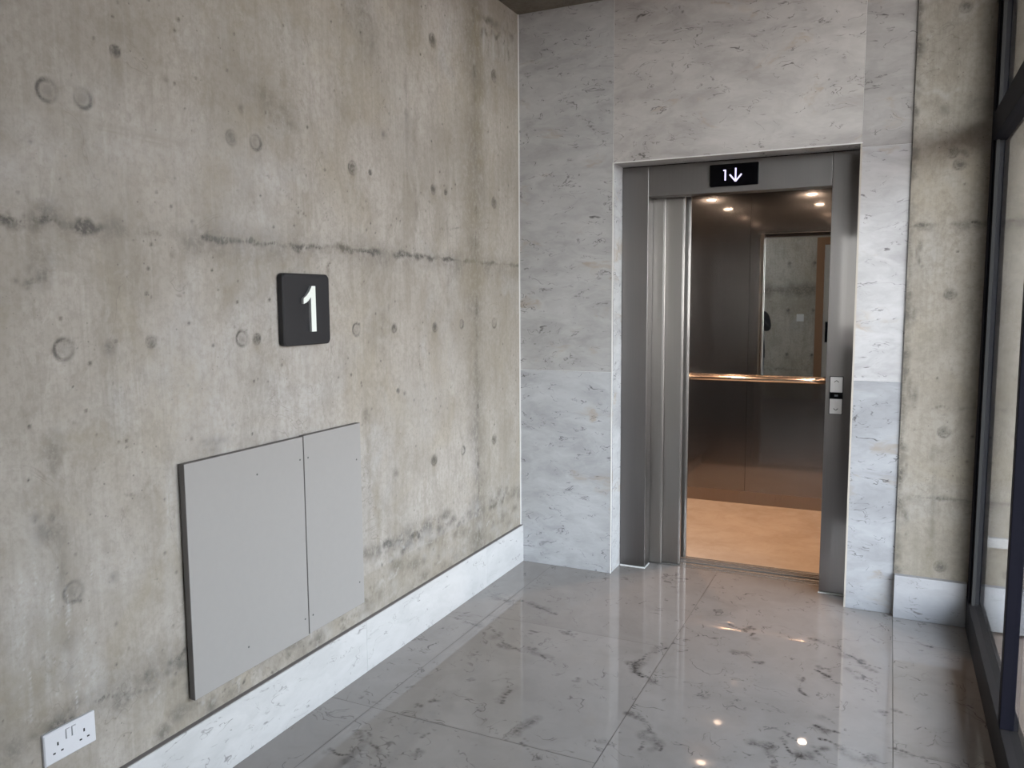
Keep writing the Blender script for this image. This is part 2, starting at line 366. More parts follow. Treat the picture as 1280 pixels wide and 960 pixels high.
    for args in ((330, 60, .17, 'G', .34), (250, 110, .14, 'G', .30, 1.4, .8), (350, 135, .06, 'R', .36, 1.2, .6), (430, 90, .12, 'G', .34, .7, 1.8), (520, 60, .12, 'G', .40, .6, 1.6), (230, 30, .16, 'G', .3),
                 (330, 15, .14, 'G', .4, 1.6, .5), (452, 30, .07, 'R', .3, .8, 1.5), (160, 165, .04, 'G', .5, 3.5, .25), (560, 200, .12, 'G', .3, .5, 2.), (620, 150, .09, 'G', .5, .5, 2.), (622, 300, .05, 'G', .4, .6, 1.6),
                 (170, 190, .1, 'B', .42, 1.6, 1.), (60, 180, .07, 'B', .5), (280, 220, .13, 'B', .4, 1.6, .8), (500, 150, .10, 'B', .25), (250, 500, .16, 'B', .45, .7, 1.7), (270, 530, .05, 'B', .6, .7, 1.5), (400, 470, .10, 'B', .35), (520, 500, .12, 'B', .35), (560, 450, .1, 'B', .3),
                 (60, 660, .03, 'R', .5), (65, 790, .03, 'G', .6), (50, 870, .05, 'G', .5), (190, 720, .07, 'G', .4), (30, 760, .08, 'B', .55, .5, 2.), (60, 800, .05, 'B', .5, .4, 2.4), (100, 840, .05, 'B', .6, .7, 1.6), (150, 700, .12, 'B', .25),
                 (212, 650, .03, 'B', .6, .8, 7.), (45, 320, .03, 'R', .25), (55, 345, .018, 'R', .5), (35, 355, .014, 'R', .5), (268, 556, .03, 'R', .45, 1.6, .6), (470, 640, .04, 'G', .5, .7, 2.), (462, 560, .03, 'G', .45, .5, 3.), (500, 540, .08, 'G', .35, .5, 2.), (600, 500, .06, 'G', .35, .4, 3.), (560, 620, .06, 'G', .4),
                 (480, 410, .05, 'G', .4, 1.5, .7), (350, 450, .03, 'G', .35), (440, 350, .1, 'G', .25), (330, 335, .1, 'G', .25, 1.8, .5), (5, 860, .05, 'G', .5), (15, 700, .05, 'G', .4), (100, 560, .05, 'G', .3, 2, .7)):
        cloud(*args)
    # chipped lip below the ceiling, trowel scars, hairlines, splashes
    stroke(L, [LW(595, 18), LW(640, 44)], .012, a=.55, jit=.006, brk=.4); stroke(L, [LW(596, 42), LW(618, 40), LW(632, 52)], .01, a=.6, jit=.01, brk=.5)
    for u in range(592, 640, 6): stroke(L, [LW(u, 30), LW(u+1, 62+rng.uniform(0, 20))], .007, 'R' if u % 4 else 'B', .4, .003, .5)
    for a_ in (((334, 218), (380, 268)), ((388, 345), (402, 330)), ((404, 256), (414, 280)), ((470, 40), (478, 100)), ((545, 280), (560, 288), (575, 284)), ((350, 600), (330, 560)), ((452, 480), (456, 540), (440, 570)), ((520, 440), (535, 500)), ((120, 640), (150, 615), (180, 622)), ((20, 480), (40, 560))):
        stroke(L, [LW(*q) for q in a_], .003, 'R', .42, .004, .6)
    for k in range(26):
        u = rng.uniform(20, 115); v = rng.uniform(690, 850); stroke(L, [LW(u, v), LW(u+1, v+rng.uniform(12, 60))], .003, 'B', rng.uniform(.5, .9), .001, .5)
    for k in range(60):
        c = (rng.uniform(1.1, 4.1), rng.uniform(.5, 3.)); h = rng.uniform(.1, .7); stroke(L, [c, (c[0]+rng.normal()*.01, c[1]-h)], rng.uniform(.004, .016), rng.choice(['G', 'G', 'R', 'B']), rng.uniform(.08, .24), .002, .6)
    for k in range(420):
        c = (rng.uniform(1.1, 4.15), rng.uniform(.25, 3.05)); spot(L, c, rng.uniform(.003, .0065), 'R', rng.uniform(.3, .8), .5)
    m = (L['P'] > yv); L['G'][m] = np.maximum(L['G'][m], .22)
wl = grid_obj('wall_left', np.arange(.5, D+.03, .005), np.arange(0, ZC+.1, .005), lambda P, Q, H: np.stack([XW+H, P, Q], -1), M_conc, paint_left)
bm = BM(); box(bm, (XW-.25, .5, 0), (XW-.008, D+.2, ZC+.05)); o2 = obj('backing', bm, M_conc_b)
st(join([wl, o2], 'wall_left'))

# ------------------------------------------------------------------ floor of stone tiles
FT = lambda u, v: at(u, v, 2, 0.)[:2]
zA = lambda u, v: FT(300+u/2.56, 680+v/2.56)
zB = lambda u, v: FT(780+u/2.7826, 720+v/2.7826)
VEINS = [[zA(*q) for q in l] for l in (
    ((815, 280), (850, 320), (885, 345), (945, 345), (990, 372)), ((1030, 278), (1075, 296)), ((845, 180), (910, 182), (960, 205), (1010, 225)), ((840, 622), (900, 597), (932, 568)),
    ((400, 600), (430, 640), (452, 690)), ((280, 660), (340, 680), (395, 705)), ((1255, 380), (1266, 410), (1285, 425)), ((760, 540), (775, 520)), ((790, 150), (850, 182)), ((690, 235), (760, 262)), ((860, 470), (840, 500)), ((1120, 640), (1160, 636)), ((900, 640), (950, 680)), ((560, 690), (580, 660)))] + [
    [zB(*q) for q in l] for l in (
    ((25, 470), (68, 497), (84, 545), (126, 602)), ((48, 605), (72, 575), (60, 640)), ((88, 360), (40, 332), (58, 292), (82, 276), (140, 252)), ((365, 170), (402, 187), (430, 185), (452, 176)), ((428, 212), (462, 208)),
    ((380, 268), (432, 282), (476, 300)), ((675, 225), (722, 246), (765, 268), (830, 302), (882, 322)), ((545, 565), (562, 602), (602, 626), (652, 640), (704, 662)), ((438, 580), (490, 600), (520, 655)), ((478, 577), (512, 580), (500, 600)),
    ((685, 568), (760, 594), (832, 624), (872, 656)), ((624, 350), (612, 398), (642, 420)), ((658, 318), (700, 345), (742, 372)), ((780, 330), (832, 352), (884, 382)), ((680, 484), (732, 506)), ((1020, 230), (1082, 248)), ((945, 605), (1000, 625), (1055, 642)), ((670, 520), (740, 540)), ((570, 545), (600, 570)), ((270, 410), (295, 420)))]
def paint_floor(L):
    if L['P'].min() > .5: return
    lo, hi, l2, h2 = L['P'].min(), L['P'].max(), L['Q'].min(), L['Q'].max()
    for i, l in enumerate(VEINS):
        stroke(L, l, .0042, "R", .95, .006, .4); stroke(L, l, .011, "G", .6, .012, .7)
    for c, r in ((zA(625, 500), .018), (zA(570, 518), .014), (zA(590, 615), .016), (zA(548, 455), .014), (zA(735, 435), .016), (zA(760, 345), .008), (zB(890, 472), .02), (zB(950, 470), .016), (zB(470, 302), .018), (zB(440, 185), .02), (zB(495, 592), .03), (zB(150, 85), .008), (zB(223, 222), .010), (zB(640, 92), .008), (zB(690, 600), .03), (zB(640, 625), .03), (zB(240, 100), .01), (zB(1032, 259), .008), (zB(830, 430), .006), (zB(768, 535), .006), (zA(900, 182), .018), (zA(1052, 288), .018), (zA(935, 335), .018), (zA(1075, 435), .02)):
        for k in range(5): spot(L, (c[0]+rng.normal()*r*.5, c[1]+rng.normal()*r*.5), r*rng.uniform(.3, .7), 'R' if k else 'G', rng.uniform(.35, .8), .7)
    for k in range(70):
        c = np.array((rng.uniform(-1.9, .36), rng.uniform(1.8, 4.4))); a_ = rng.uniform(0, 6.28); l_ = rng.uniform(.02, .13)
        stroke(L, [c, c+l_*.5*np.array((math.cos(a_), math.sin(a_))), c+l_*np.array((math.cos(a_+.5), math.sin(a_+.5)))], rng.uniform(.0015, .003), 'R', rng.uniform(.15, .5), .006, .7)
    for k in range(160):
        c = (rng.uniform(-1.9, .36), rng.uniform(1.8, 4.4)); spot(L, c, rng.uniform(.002, .005), 'R', rng.uniform(.3, .7), .5)
def tiles():
    xs = [XB-.02, -1.716, -.827, .062, XG+.06]; cuts = [[-.9, .08, 1.36, 2.385, 3.27, 4.45], [-.9, .44, 1.41, 2.385, 3.36, 4.45], [-.9, .4, 2.2, 4.45], [-.9, .9, 1.9, 2.87, 3.85, 4.45]]
    out = []; g = .0012; st0 = rng.bit_generator.state
    for i in range(4):
        for j in range(len(cuts[i])-1):
            x0, x1, y0, y1 = xs[i]+g, xs[i+1]-g, cuts[i][j]+g, cuts[i][j+1]-g
            h = .0045 if y1 > 1.7 else .05
            rng.bit_generator.state = st0
            out.append(grid_obj('tile', np.linspace(x0, x1, max(2, int((x1-x0)/h))), np.linspace(y0, y1, max(2, int((y1-y0)/h))), lambda P, Q, H: np.stack([P, Q, np.zeros_like(P)], -1), M_floor, paint_floor if y1 > 1.7 else None, extra=i*1.7+j*.9))
    o = obj('base', box(box(BM(), (XW-.05, YB-.1, -.12), (XG+.09, 4.452, -.0012)), (-3.2, YB-.1, -.12), (XW-.05, .5, -.0012)), M_grout); out.append(o)
    p = grid_obj('tile', np.linspace(-3.2, XB-.022, 30), np.linspace(YB, .5, 30), lambda P, Q, H: np.stack([P, Q, np.zeros_like(P)], -1), M_floor, None, extra=5.5); out.append(p)
    return join(out, 'floor')
st(tiles())

# ------------------------------------------------------------------ marble cladding round the lift
def slabs(name, boxes, mat, bevel=.0015, tones=None):
    bm = BM(); ids = []
    for i, (a, b) in enumerate(boxes): box(bm, a, b); ids += [i]*8
    o = obj(name, bm, mat, bevel=bevel, seg=1)
    s = o.data.attributes.new('slab', 'FLOAT', 'POINT'); s.data.foreach_set('value', [i*1.37+.4 for i in ids])
    if tones:
        a = o.data.color_attributes.new('tone', 'FLOAT_COLOR', 'POINT'); a.data.foreach_set('color', np.array([(*tones[i], 1) for i in ids], np.float32).ravel())
    return o
g = .0006; XR = .060
wb = slabs('wall_back', [
    ((XW+.004, D, .0), (OX0-g, D+.03, 1.13-g)), ((XW+.004, D, 1.13+g), (OX0-g, D+.03, ZC)),
    ((OX0+g-.0, D, OZ), (OX1-g, D+.03, ZC)), ((OX1+g, D, .0), (XR, D+.03, 1.13-g)), ((OX1+g, D, 1.13+g), (XR, D+.03, 2.225-g)), ((OX1+g, D, 2.225+g), (XR, D+.03, ZC)),
    ((OX0-.03, D+.031, 0), (OX0, YJ+.01, OZ)), ((OX1, D+.031, 0), (OX1+.03, YJ+.01, OZ)), ((OX0, D+.031, OZ), (OX1, YJ+.01, OZ+.03))], M_marble,
    tones=[(.575, .595, .62), (.565, .57, .57), (.625, .605, .585), (.475, .49, .515), (.62, .62, .63), (.50, .485, .475), (.72, .74, .76), (.6, .6, .6), (.6, .6, .6)])
bm = BM(); box(bm, (XW, D+.032, 0), (OX0-.032, YJ+.10, ZC)); box(bm, (OX1+.032, D+.032, 0), (XG+.3, YJ+.10, ZC)); box(bm, (OX0-.032, D+.032, OZ+.032), (OX1+.032, YJ+.10, ZC))
for q in ((OX0-g, OX0+g, OZ, ZC), (OX1-g, OX1+g, OZ, ZC), (XW+.004, OX0-g, 1.13-g, 1.13+g), (OX1+g, XR, 1.13-g, 1.13+g), (OX1+g, XR, 2.225-g, 2.225+g)): box(bm, (q[0], D+.0005, q[2]), (q[1], D+.0315, q[3]))
st(join([wb, obj('core', bm, M_sealant)], 'wall_back'))
bm = BM(); box(bm, (XW, D-.004, .216), (XW+.006, D+.01, ZC)); box(bm, (OX0-.004, D-.0015, 0), (OX0+.002, D+.004, OZ+.003)); box(bm, (OX0-.004, D-.0015, OZ-.002), (OX1+.004, D+.004, OZ+.003)); st(obj('trim_1', bm, M_sealant))
bm = BM(); box(bm, (OX1-.006, D-.001, 0), (OX1+.002, D+.02, OZ)); box(bm, (XR, D-.008, .21), (XR+.003, D+.02, ZC)); st(obj('trim_2', bm, plain('beige edge strip', (.42, .38, .33), .5)))

# right concrete pier with its return, running on outside the glazing
CW = lambda u, v: at(u, v, 1, YC)[[0, 2]]
def paint_right(L):
    for z, a in ((1.853, .6), (.588, .5)):
        stroke(L, [(.06, z), (1.9, z+.003)], .006, 'R', a, .003, .5); stroke(L, [(.06, z-.012), (1.9, z-.012)], .018, 'R', .25, .006, .5)
    stroke(L, [(.06, 2.38), (1.9, 2.38)], .02, 'R', .18, .01, .6); stroke(L, [(.06, 1.02), (1.9, 1.02)], .004, 'R', .3, .004, .6)
    for u, v in ((1200, 205), (1188, 367), (1180, 540), (1175, 708), (1208, 8), (1190, 190)):
        c = CW(u, v); spot(L, c, .022, 'R', .5, .5); ring(L, c, .024, .008, 'R', .6)
    stroke(L, [CW(1192, 185), CW(1210, 196)], .01, 'R', .35, .004); stroke(L, [CW(1146, 110), CW(1185, 122), CW(1200, 112)], .008, 'B', .5, .006)
    stroke(L, [(.066, .2), (.066, 3.08)], .012, 'R', .45, .002, .4)
    for k in range(14): c = (rng.uniform(.07, .12), rng.uniform(.2, 1.9)); spot(L, c, rng.uniform(.006, .025), 'R', .4, .7, .6, 2)
    for k in range(70): c = (rng.uniform(.07, 1.6), rng.uniform(.2, 3.)); spot(L, c, rng.uniform(.003, .007), 'R', rng.uniform(.2, .6), .5)
    for k in range(26): c = (rng.uniform(.07, 1.6), rng.uniform(.3, 3.)); stroke(L, [c, (c[0], c[1]-rng.uniform(.1, .5))], rng.uniform(.005, .02), rng.choice(['G', 'B', 'R']), rng.uniform(.1, .25), .002, .5)
wr = grid_obj('wall_right', np.arange(XR, 2.0, .006), np.arange(0, ZC+.02, .006), lambda P, Q, H: np.stack([P, YC+H, Q], -1), M_conc_r, paint_right)
bm = BM(); box(bm, (XR, YC+.003, 0), (3.2, D+.03, ZC+.02)); box(bm, (1.99, YC, 0), (3.2, YC+.001, ZC+.02)); st(join([wr, obj('core', bm, M_conc_b)], 'wall_right'))

# ------------------------------------------------------------------ skirtings
def skirt(name, boxes, m=M_skirt): return st(slabs(name, boxes, m))
HB = .216
b = skirt('baseboard_left', [((XW, y0+g, 0), (XB, y1-g, HB)) for y0, y1 in ((.5, 1.41), (1.41, 2.62), (2.62, 3.7), (3.7, D))])
# raw mortar on top of the left skirting
bm = BM(); box(bm, (XW, .5, HB), (XB-.003, D-.002, HB+.0025)); st(obj('trim_3', bm, M_groutedge))
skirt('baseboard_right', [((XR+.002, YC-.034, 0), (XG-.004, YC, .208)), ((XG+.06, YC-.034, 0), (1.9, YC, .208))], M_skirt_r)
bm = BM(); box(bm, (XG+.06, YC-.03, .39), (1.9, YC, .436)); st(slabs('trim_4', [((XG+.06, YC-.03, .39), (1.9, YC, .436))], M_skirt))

# ------------------------------------------------------------------ ceiling, wall behind, side passage, shaft
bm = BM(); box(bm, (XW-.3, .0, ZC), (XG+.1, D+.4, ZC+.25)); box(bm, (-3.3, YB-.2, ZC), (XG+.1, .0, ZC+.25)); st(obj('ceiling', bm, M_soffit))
WB = lambda P, Q, H: np.stack([P, YB-H, Q], -1)
DX0, DX1, DZ = -1.04, .02, 2.44      # door opening with its frame, seen in the lift mirror
def paint_behind(L):
    for x in (-2.2, -1.82, -1.43, -1.07, .2):
        for z in (.675, 1.355, 2.065): spot(L, (x, z), .026, 'R', .6, .5); spot(L, (x, z-.04), .03, 'R', .3, .9)
    stroke(L, [(-3.2, 1.66), (XG, 1.66)], .045, 'R', .4, .01, .3); stroke(L, [(-3.2, .45), (XG, .45)], .01, 'R', .4, .01, .5)
bm = BM(); box(bm, (-3.3, YB-.2, 0), (DX0, YB-.001, ZC)); box(bm, (DX0, YB-.2, DZ), (XG+.1, YB-.001, ZC)); box(bm, (DX1+.002, YB-.2, 0), (XG+.1, YB-.001, DZ))
parts = [obj('wall_behind', bm, M_conc_b)]
for x0, x1, z0, z1 in ((-3.2, DX0, 0, ZC), (DX1, XG, 0, DZ), (DX0, XG, DZ, ZC)):
    parts.append(grid_obj('face', np.linspace(x0, x1, int((x1-x0)/.012)+2), np.linspace(z0, z1, int((z1-z0)/.012)), WB, M_conc_m, paint_behind))
st(join(parts, 'wall_behind'))
bm = BM(); box(bm, (-3.3, YB, 0), (-3.2, .55, ZC)); box(bm, (-3.2, .5, 0), (XW-.25, .7, ZC)); st(obj('wall_passage', bm, M_conc_b))
bm = BM(); lx0, lx1, lz1 = DX0+.112, DX1-.112, DZ-.112
for q in (((lx0, .008), (-.52, lz1)), ((-.30, .008), (lx1, lz1)), ((-.52, .008), (-.30, 1.0)), ((-.52, 2.2), (-.30, lz1))): box(bm, (q[0][0], YB-.06, q[0][1]), (q[1][0], YB-.015, q[1][1]))
dr = st(obj('door_1', bm, M_leaf)); obj('vision_pane', B((-.52, YB-.041, 1.0), (-.30, YB-.035, 2.2)), M_glass, dr)
bm = BM(); prism(bm, [(DX0, 0), (DX0+.11, 0), (DX0+.11, DZ-.11), (DX1-.11, DZ-.11), (DX1-.11, 0), (DX1, 0), (DX1, DZ), (DX0, DZ)], 1, YB-.07, YB+.02); obj('door_frame', bm, M_wood, dr, bevel=.003)
bm = BM(); box(bm, (DX0+.145, YB-.016, .87), (DX0+.2, YB-.004, 1.18)); tube(bm, [(DX0+.172, YB-.01, .92), (DX0+.172, YB+.03, .92), (DX0+.172, YB+.03, 1.13), (DX0+.172, YB-.01, 1.13)], .008); obj('pull_handle', bm, M_black, dr)
for a_, b_ in (((XW, YJ+.05, -.9), (OX0-.02, YJ+.10, 0)), ((-2.0, 4.46, -1.), (-1.95, 6.5, 3.2)), ((.10, 4.46, -1.), (.15, 6.5, 3.2)), ((-1.95, 6.45, -1.), (.10, 6.5, 3.2)), ((-1.95, 4.46, 3.15), (.10, 6.45, 3.2)), ((-1.95, 4.46, -1.), (.10, 6.45, -.95)), ((-2., 4.43, -1.), (.15, 4.45, -.06)), ((-1.95, 4.46, 2.45), (.10, 4.48, 3.15))):
    st(obj('wall_shaft', B(a_, b_), M_shaft))

# ------------------------------------------------------------------ glazed screen on the right
w1 = st(obj('window_1', B((XG+.022, YS, .142), (XG+.03, 4.10, ZC)), M_glass))
def post(y0, y1, x0=XG, x1=XG+.06, z0=.142, z1=ZC): return obj('window_post', B((x0, y0, z0), (x1, y1, z1)), M_black, w1, bevel=.002)
post(4.075, YC); post(2.885, 2.93, XG-.004, XG+.036); post(YS, YS+.06)
o = obj('window_bead', B((XG+.008, 4.045, .142), (XG+.021, 4.075, ZC)), plain('dark grey gasket', (.03, .03, .03), .9, **{'Specular IOR Level': .1}), w1)
obj('window_rail', B((XG-.004, YS, .0), (XG+.06, YC-.001, .142)), plain('dark bronze rail', (.016, .014, .014), .55, **{'Specular IOR Level': .12}), w1, bevel=.002)
obj('window_transom', B((XG-.006, YS, 2.19), (XG+.06, 4.075, 2.30)), M_black, w1, bevel=.002)
obj('window_rail', B((XG, YS, ZC-.08), (XG+.06, 4.075, ZC)), M_black, w1, bevel=.002)

st(obj('wall_side_added', B((XG, YB-.2, 0), (XG+.2, YS-.001, ZC)), M_conc_b))  # unseen solid wall, added to hold daylight off the near part of the room
# ------------------------------------------------------------------ outside: paving
st(obj('ground_outside', box(B((XG+.07, -40, -.3), (60, 40, -.02)), (-40, -40, -.3), (XG+.07, YB-.1, -.02)), plain('pale paving', (.36, .275, .225), .8)))


st(obj('roof_canopy', B((XG+.12, YB-.2, ZC+.02), (2.0, 7, ZC+.3)), plain('canopy render', (.33, .31, .29), .8)))
# ------------------------------------------------------------------ lift doorway: frame, sliding leaves, sill
en = thing('elevator_doorway', 'brushed steel lift door frame with two sliding leaves stacked open at its left', 'lift doorway', (-.76, YJ, 0))
jl = B((OX0+.002, YJ, .006), (-1.218, YJ+.098, OZ-.004)); obj('jamb', jl, M_steel, en, bevel=.002)
obj('jamb', B((-.287, YJ, .006), (OX1-.002, YJ+.098, OZ-.004)), M_steel, en, bevel=.002)
obj('header', B((-1.2165, YJ+.001, 2.078), (-.2885, YJ+.098, OZ-.004)), M_steel, en, bevel=.002)
def leaf(name, x0, x1, y0, y1, z0=.008, z1=2.105, m=None, par=en):
    bm = BM(); prism(bm, [(x0, y0), (x1-.012, y0), (x1, y0+.002), (x1, y1), (x0, y1)], 2, z0, z1); return obj(name, bm, m or M_door, par, bevel=.0012)
leaf('door_leaf', -1.72, -1.150, 4.452, 4.472); leaf('door_leaf', -1.62, -1.048, 4.480, 4.500)
bm = BM()
for y0, y1 in ((4.4525, 4.468), (4.480, 4.492), (4.504, 4.535)): box(bm, (-1.75, y0, -.03), (-.25, y1, 0))
obj('sill', bm, M_sill, en); obj('sill_groove', B((-1.75, 4.454, -.035), (-.25, 4.534, -.026)), M_hole, en)
bm = BM(); box(bm, (-1.75, 4.449, 2.108), (-.25, 4.505, 2.16)); box(bm, (-1.75, 4.505, 2.095), (-.25, 4.512, 2.22))
for x in (-.98, -.80, -.62, -.44): tube(bm, [(x, 4.505, 2.118), (x, 4.499, 2.118)], .008, 10)
obj('door_track', bm, M_shaft, en)
bm = BM(); box(bm, (OX0+.004, YJ-.006, 0), (-1.214, YJ+.006, .005)); box(bm, (-1.219, YJ, 0), (-1.2145, YJ+.09, .005)); box(bm, (-.29, YJ-.006, 0), (OX1-.004, YJ+.006, .005)); obj('base_sealant', bm, M_sealant, en)

# floor indicator
fi = thing('floor_indicator', 'black glass floor display showing a glowing 1 and a down arrow above the lift opening', 'display', (-.764, YJ, 2.163))
bm = prism(BM(), rrect(-.888, 2.108, -.640, 2.221, .006), 1, YJ-.010, YJ); obj('display_glass', bm, M_disp, fi, bevel=.002)
yg0, yg1 = YJ-.0112, YJ-.0102
def bar(bm, a, b, w):
    a, b = Vector(a), Vector(b); t = (b-a).normalized(); n_ = Vector((-t.y, t.x))*w/2
    prism(bm, [tuple(a+n_), tuple(a-n_), tuple(b-n_), tuple(b+n_)], 1, yg0, yg1)
bm = BM(); bar(bm, (-.8075, 2.1915), (-.8075, 2.137), .0075); bar(bm, (-.8185, 2.1885), (-.808, 2.1895), .006); obj('digit', bm, M_glyph, fi)
bm = BM(); bar(bm, (-.755, 2.198), (-.755, 2.132), .0075); bar(bm, (-.755, 2.130), (-.785, 2.166), .0075); bar(bm, (-.755, 2.130), (-.725, 2.166), .0075); obj('arrow', bm, M_glyph, fi)

# call buttons
cp = thing('call_button_panel', 'small satin steel plate with up and down lift buttons on the right jamb', 'button panel', (-.235, YJ, 1.037))
obj('backplate', prism(BM(), rrect(-.268, .940, -.203, 1.133, .003), 1, YJ-.006, YJ), M_blackmat, cp)
def callbtn(z0, z1, up, zc):
    o = obj('button', prism(BM(), rrect(-.264, z0, -.206, z1, .003), 1, YJ-.012, YJ-.005), M_plate, cp, bevel=.001)
    bm = BM(); s = 1 if up else -1; x = -.235; h = .0045; w = .011
    for a in (-1, 1):
        p, q = Vector((x+a*w, zc-s*h)), Vector((x, zc+s*h)); t = (q-p).normalized(); n_ = Vector((-t.y, t.x))*.0015
        prism(bm, [tuple(p+n_), tuple(p-n_), tuple(q-n_), tuple(q+n_)], 1, YJ-.0128, YJ-.0115)
    obj('arrow', bm, M_hole, o)
callbtn(1.0525, 1.130, True, 1.108); callbtn(.943, 1.0185, False, .966)
obj('indicator_strip', B((-.264, YJ-.011, 1.0205), (-.206, YJ-.005, 1.0505)), M_disp, cp)
obj('indicator_lamp', B((-.243, YJ-.0118, 1.0305), (-.227, YJ-.0105, 1.0405)), plain('grey indicator', (.10, .11, .12), .3), cp)

# ------------------------------------------------------------------ lift car
car = thing('elevator_car', 'open lift car with dark steel walls, mirror, handrails and cream marble floor', 'lift', (-.905, 5.36, 0))
XS = -.94
bm = BM(); box(bm, (LX0, LY1, .095), (XS-.0012, LY1+.02, LZ)); box(bm, (XS+.0012, LY1, .095), (LX1, LY1+.02, LZ)); obj('back_panel', bm, M_carsteel, car)
bm = BM(); 
for y0, y1 in ((LY0, 5.13), (5.133, 5.6), (5.603, LY1)): box(bm, (LX0-.02, y0, .095), (LX0, y1, LZ))
obj('side_panel', bm, M_carsteel, car)
bm = BM()
for y0, y1 in ((LY0, 5.13), (5.133, 5.6), (5.603, LY1)): box(bm, (LX1, y0, .095), (LX1+.02, y1, LZ))
obj('side_panel', bm, M_carsteel, car)
bm = BM(); box(bm, (LX0-.02, LY0-.02, .0), (-1.10, LY0, LZ)); box(bm, (-.287, LY0-.02, .0), (LX1+.02, LY0, LZ)); box(bm, (-1.10, LY0-.02, 2.12), (-.287, LY0, LZ)); obj('front_panel', bm, M_carsteel, car)
M_skirtsteel = brushed('bronze tinted lift skirting', (.30, .25, .21), .3, .15)
bm = BM(); box(bm, (LX0, LY1+.008, 0), (LX1, LY1+.02, .093)); box(bm, (LX0-.02, LY0, 0), (LX0-.008, LY1+.02, .093)); box(bm, (LX1+.008, LY0, 0), (LX1+.02, LY1+.02, .093)); obj('skirting', bm, M_skirtsteel, car)
o = slabs('floor_slab', [((LX0-.02, 4.658, -.03), (LX1+.02, LY1+.02, 0))], M_carfloor, 0); adopt(o, car)
bm = BM(); box(bm, (LX0-.05, 4.50, 2.30), (LX1+.05, LY1+.05, 2.36)); 
# ceiling sheet with four round holes for the lamps
def ceiling_sheet():
    bm = BM(); xs = [LX0-.02, -1.28-.06, -1.28+.06, -.555-.06, -.555+.06, LX1+.02]; ys = [LY0-.02, 5.08-.06, 5.08+.06, 5.78-.06, 5.78+.06, LY1+.02]
    for i in range(5):
        for j in range(5):
            if i in (1, 3) and j in (1, 3):
                cx, cy = (xs[i]+xs[i+1])/2, (ys[j]+ys[j+1])/2; n_ = 32; r = .036
                def sq(a):
                    c_, s_ = math.cos(a), math.sin(a); m_ = max(abs(c_), abs(s_)); return cx+.06*c_/m_, cy+.06*s_/m_
                A = [bm.verts.new((cx+r*math.cos(2*math.pi*k/n_), cy+r*math.sin(2*math.pi*k/n_), LZ)) for k in range(n_)]
                Bv = [bm.verts.new((*sq(2*math.pi*k/n_), LZ)) for k in range(n_)]
                for k in range(n_): bm.faces.new((A[k], A[(k+1) % n_], Bv[(k+1) % n_], Bv[k]))
            else: bm.faces.new([bm.verts.new((x, y, LZ)) for x, y in ((xs[i], ys[j]), (xs[i+1], ys[j]), (xs[i+1], ys[j+1]), (xs[i], ys[j+1]))])
    return bm
bm2 = ceiling_sheet(); box(bm2, (LX0-.02, LY0-.02, LZ+.04), (LX1+.02, LY1+.02, LZ+.06)); bm.free()
obj('ceiling_panel', bm2, M_capceil, car)
for x in (-1.28, -.555):
    for y in (5.08, 5.78):
        bm = BM(); n_ = 28; rings = []
        for r, z in ((.044, LZ-.0005), (.044, LZ-.003), (.036, LZ-.003), (.034, LZ+.012), (.036, LZ+.02)): rings.append([bm.verts.new((x+r*math.cos(2*math.pi*k/n_), y+r*math.sin(2*math.pi*k/n_), z)) for k in range(n_)])
        for a_, b_ in zip(rings, rings[1:]):
            for k in range(n_): bm.faces.new((a_[k], a_[(k+1) % n_], b_[(k+1) % n_], b_[k]))
        dl = obj('downlight', bm, M_rail, car, smooth=True)
        bm = BM(); bmesh.ops.create_uvsphere(bm, u_segments=28, v_segments=12, radius=.0345, matrix=Matrix.Translation((x, y, LZ-.002)) @ Matrix.Diagonal((1, 1, .16, 1))); obj('lamp_lens', bm, M_lamp, dl, smooth=True)
for x in (-1.28, -.555):
    for y in (5.08, 5.78):
        sl = bpy.data.lights.new('downlight_beam', 'SPOT'); sl.energy = 14; sl.color = (1., .60, .36); sl.spot_size = math.radians(112); sl.spot_blend = .5; sl.shadow_soft_size = .03
        so = bpy.data.objects.new('downlight_beam', sl); COL.objects.link(so); so.location = (x, y, LZ-.04)
def rail(name, pts, r, par, br):
    o = obj(name, tube(BM(), pts, r, 18), M_rail, par, smooth=True)
    for a_, b_ in br: obj('bracket', tube(BM(), [a_, b_], .008, 10), M_rail, o, smooth=True)
    return o
def bent(p0, p1, wall0, wall1, k=.09, n=8):
    """straight run p0-p1 whose two ends curve back to the wall"""
    p0, p1, w0, w1 = map(Vector, (p0, p1, wall0, wall1)); d = (p1-p0).normalized(); out = []
    A, Bc = p0+d*k, p1-d*k
    for i in range(n+1): t = i/n; out.append((w0*(1-t)**2 + p0*2*t*(1-t) + A*t*t))
    for i in range(n+1): t = i/n; out.append((Bc*(1-t)**2 + p1*2*t*(1-t) + w1*t*t))
    return out
ZR = .945; YR = LY1-.065; XRl = LX0+.072
rail('handrail', bent((-1.42, YR, ZR), (-.40, YR, ZR), (-1.43, LY1, ZR), (-.39, LY1, ZR)), .019, car, [((-1.2, YR, ZR), (-1.2, LY1, ZR-.01)), ((-.94, YR, ZR), (-.94, LY1, ZR-.01)), ((-.6, YR, ZR), (-.6, LY1, ZR-.01))])
rail('handrail', bent((XRl, 4.99, ZR), (XRl, 5.90, ZR), (LX0, 4.98, ZR), (LX0, 5.91, ZR)), .019, car, [((XRl, 5.2, ZR), (LX0, 5.2, ZR-.01)), ((XRl, 5.68, ZR), (LX0, 5.68, ZR-.01))])
mi = obj('mirror', B((-.862, LY1-.010, .972), (-.335, LY1-.004, 1.985)), M_mirror, car)
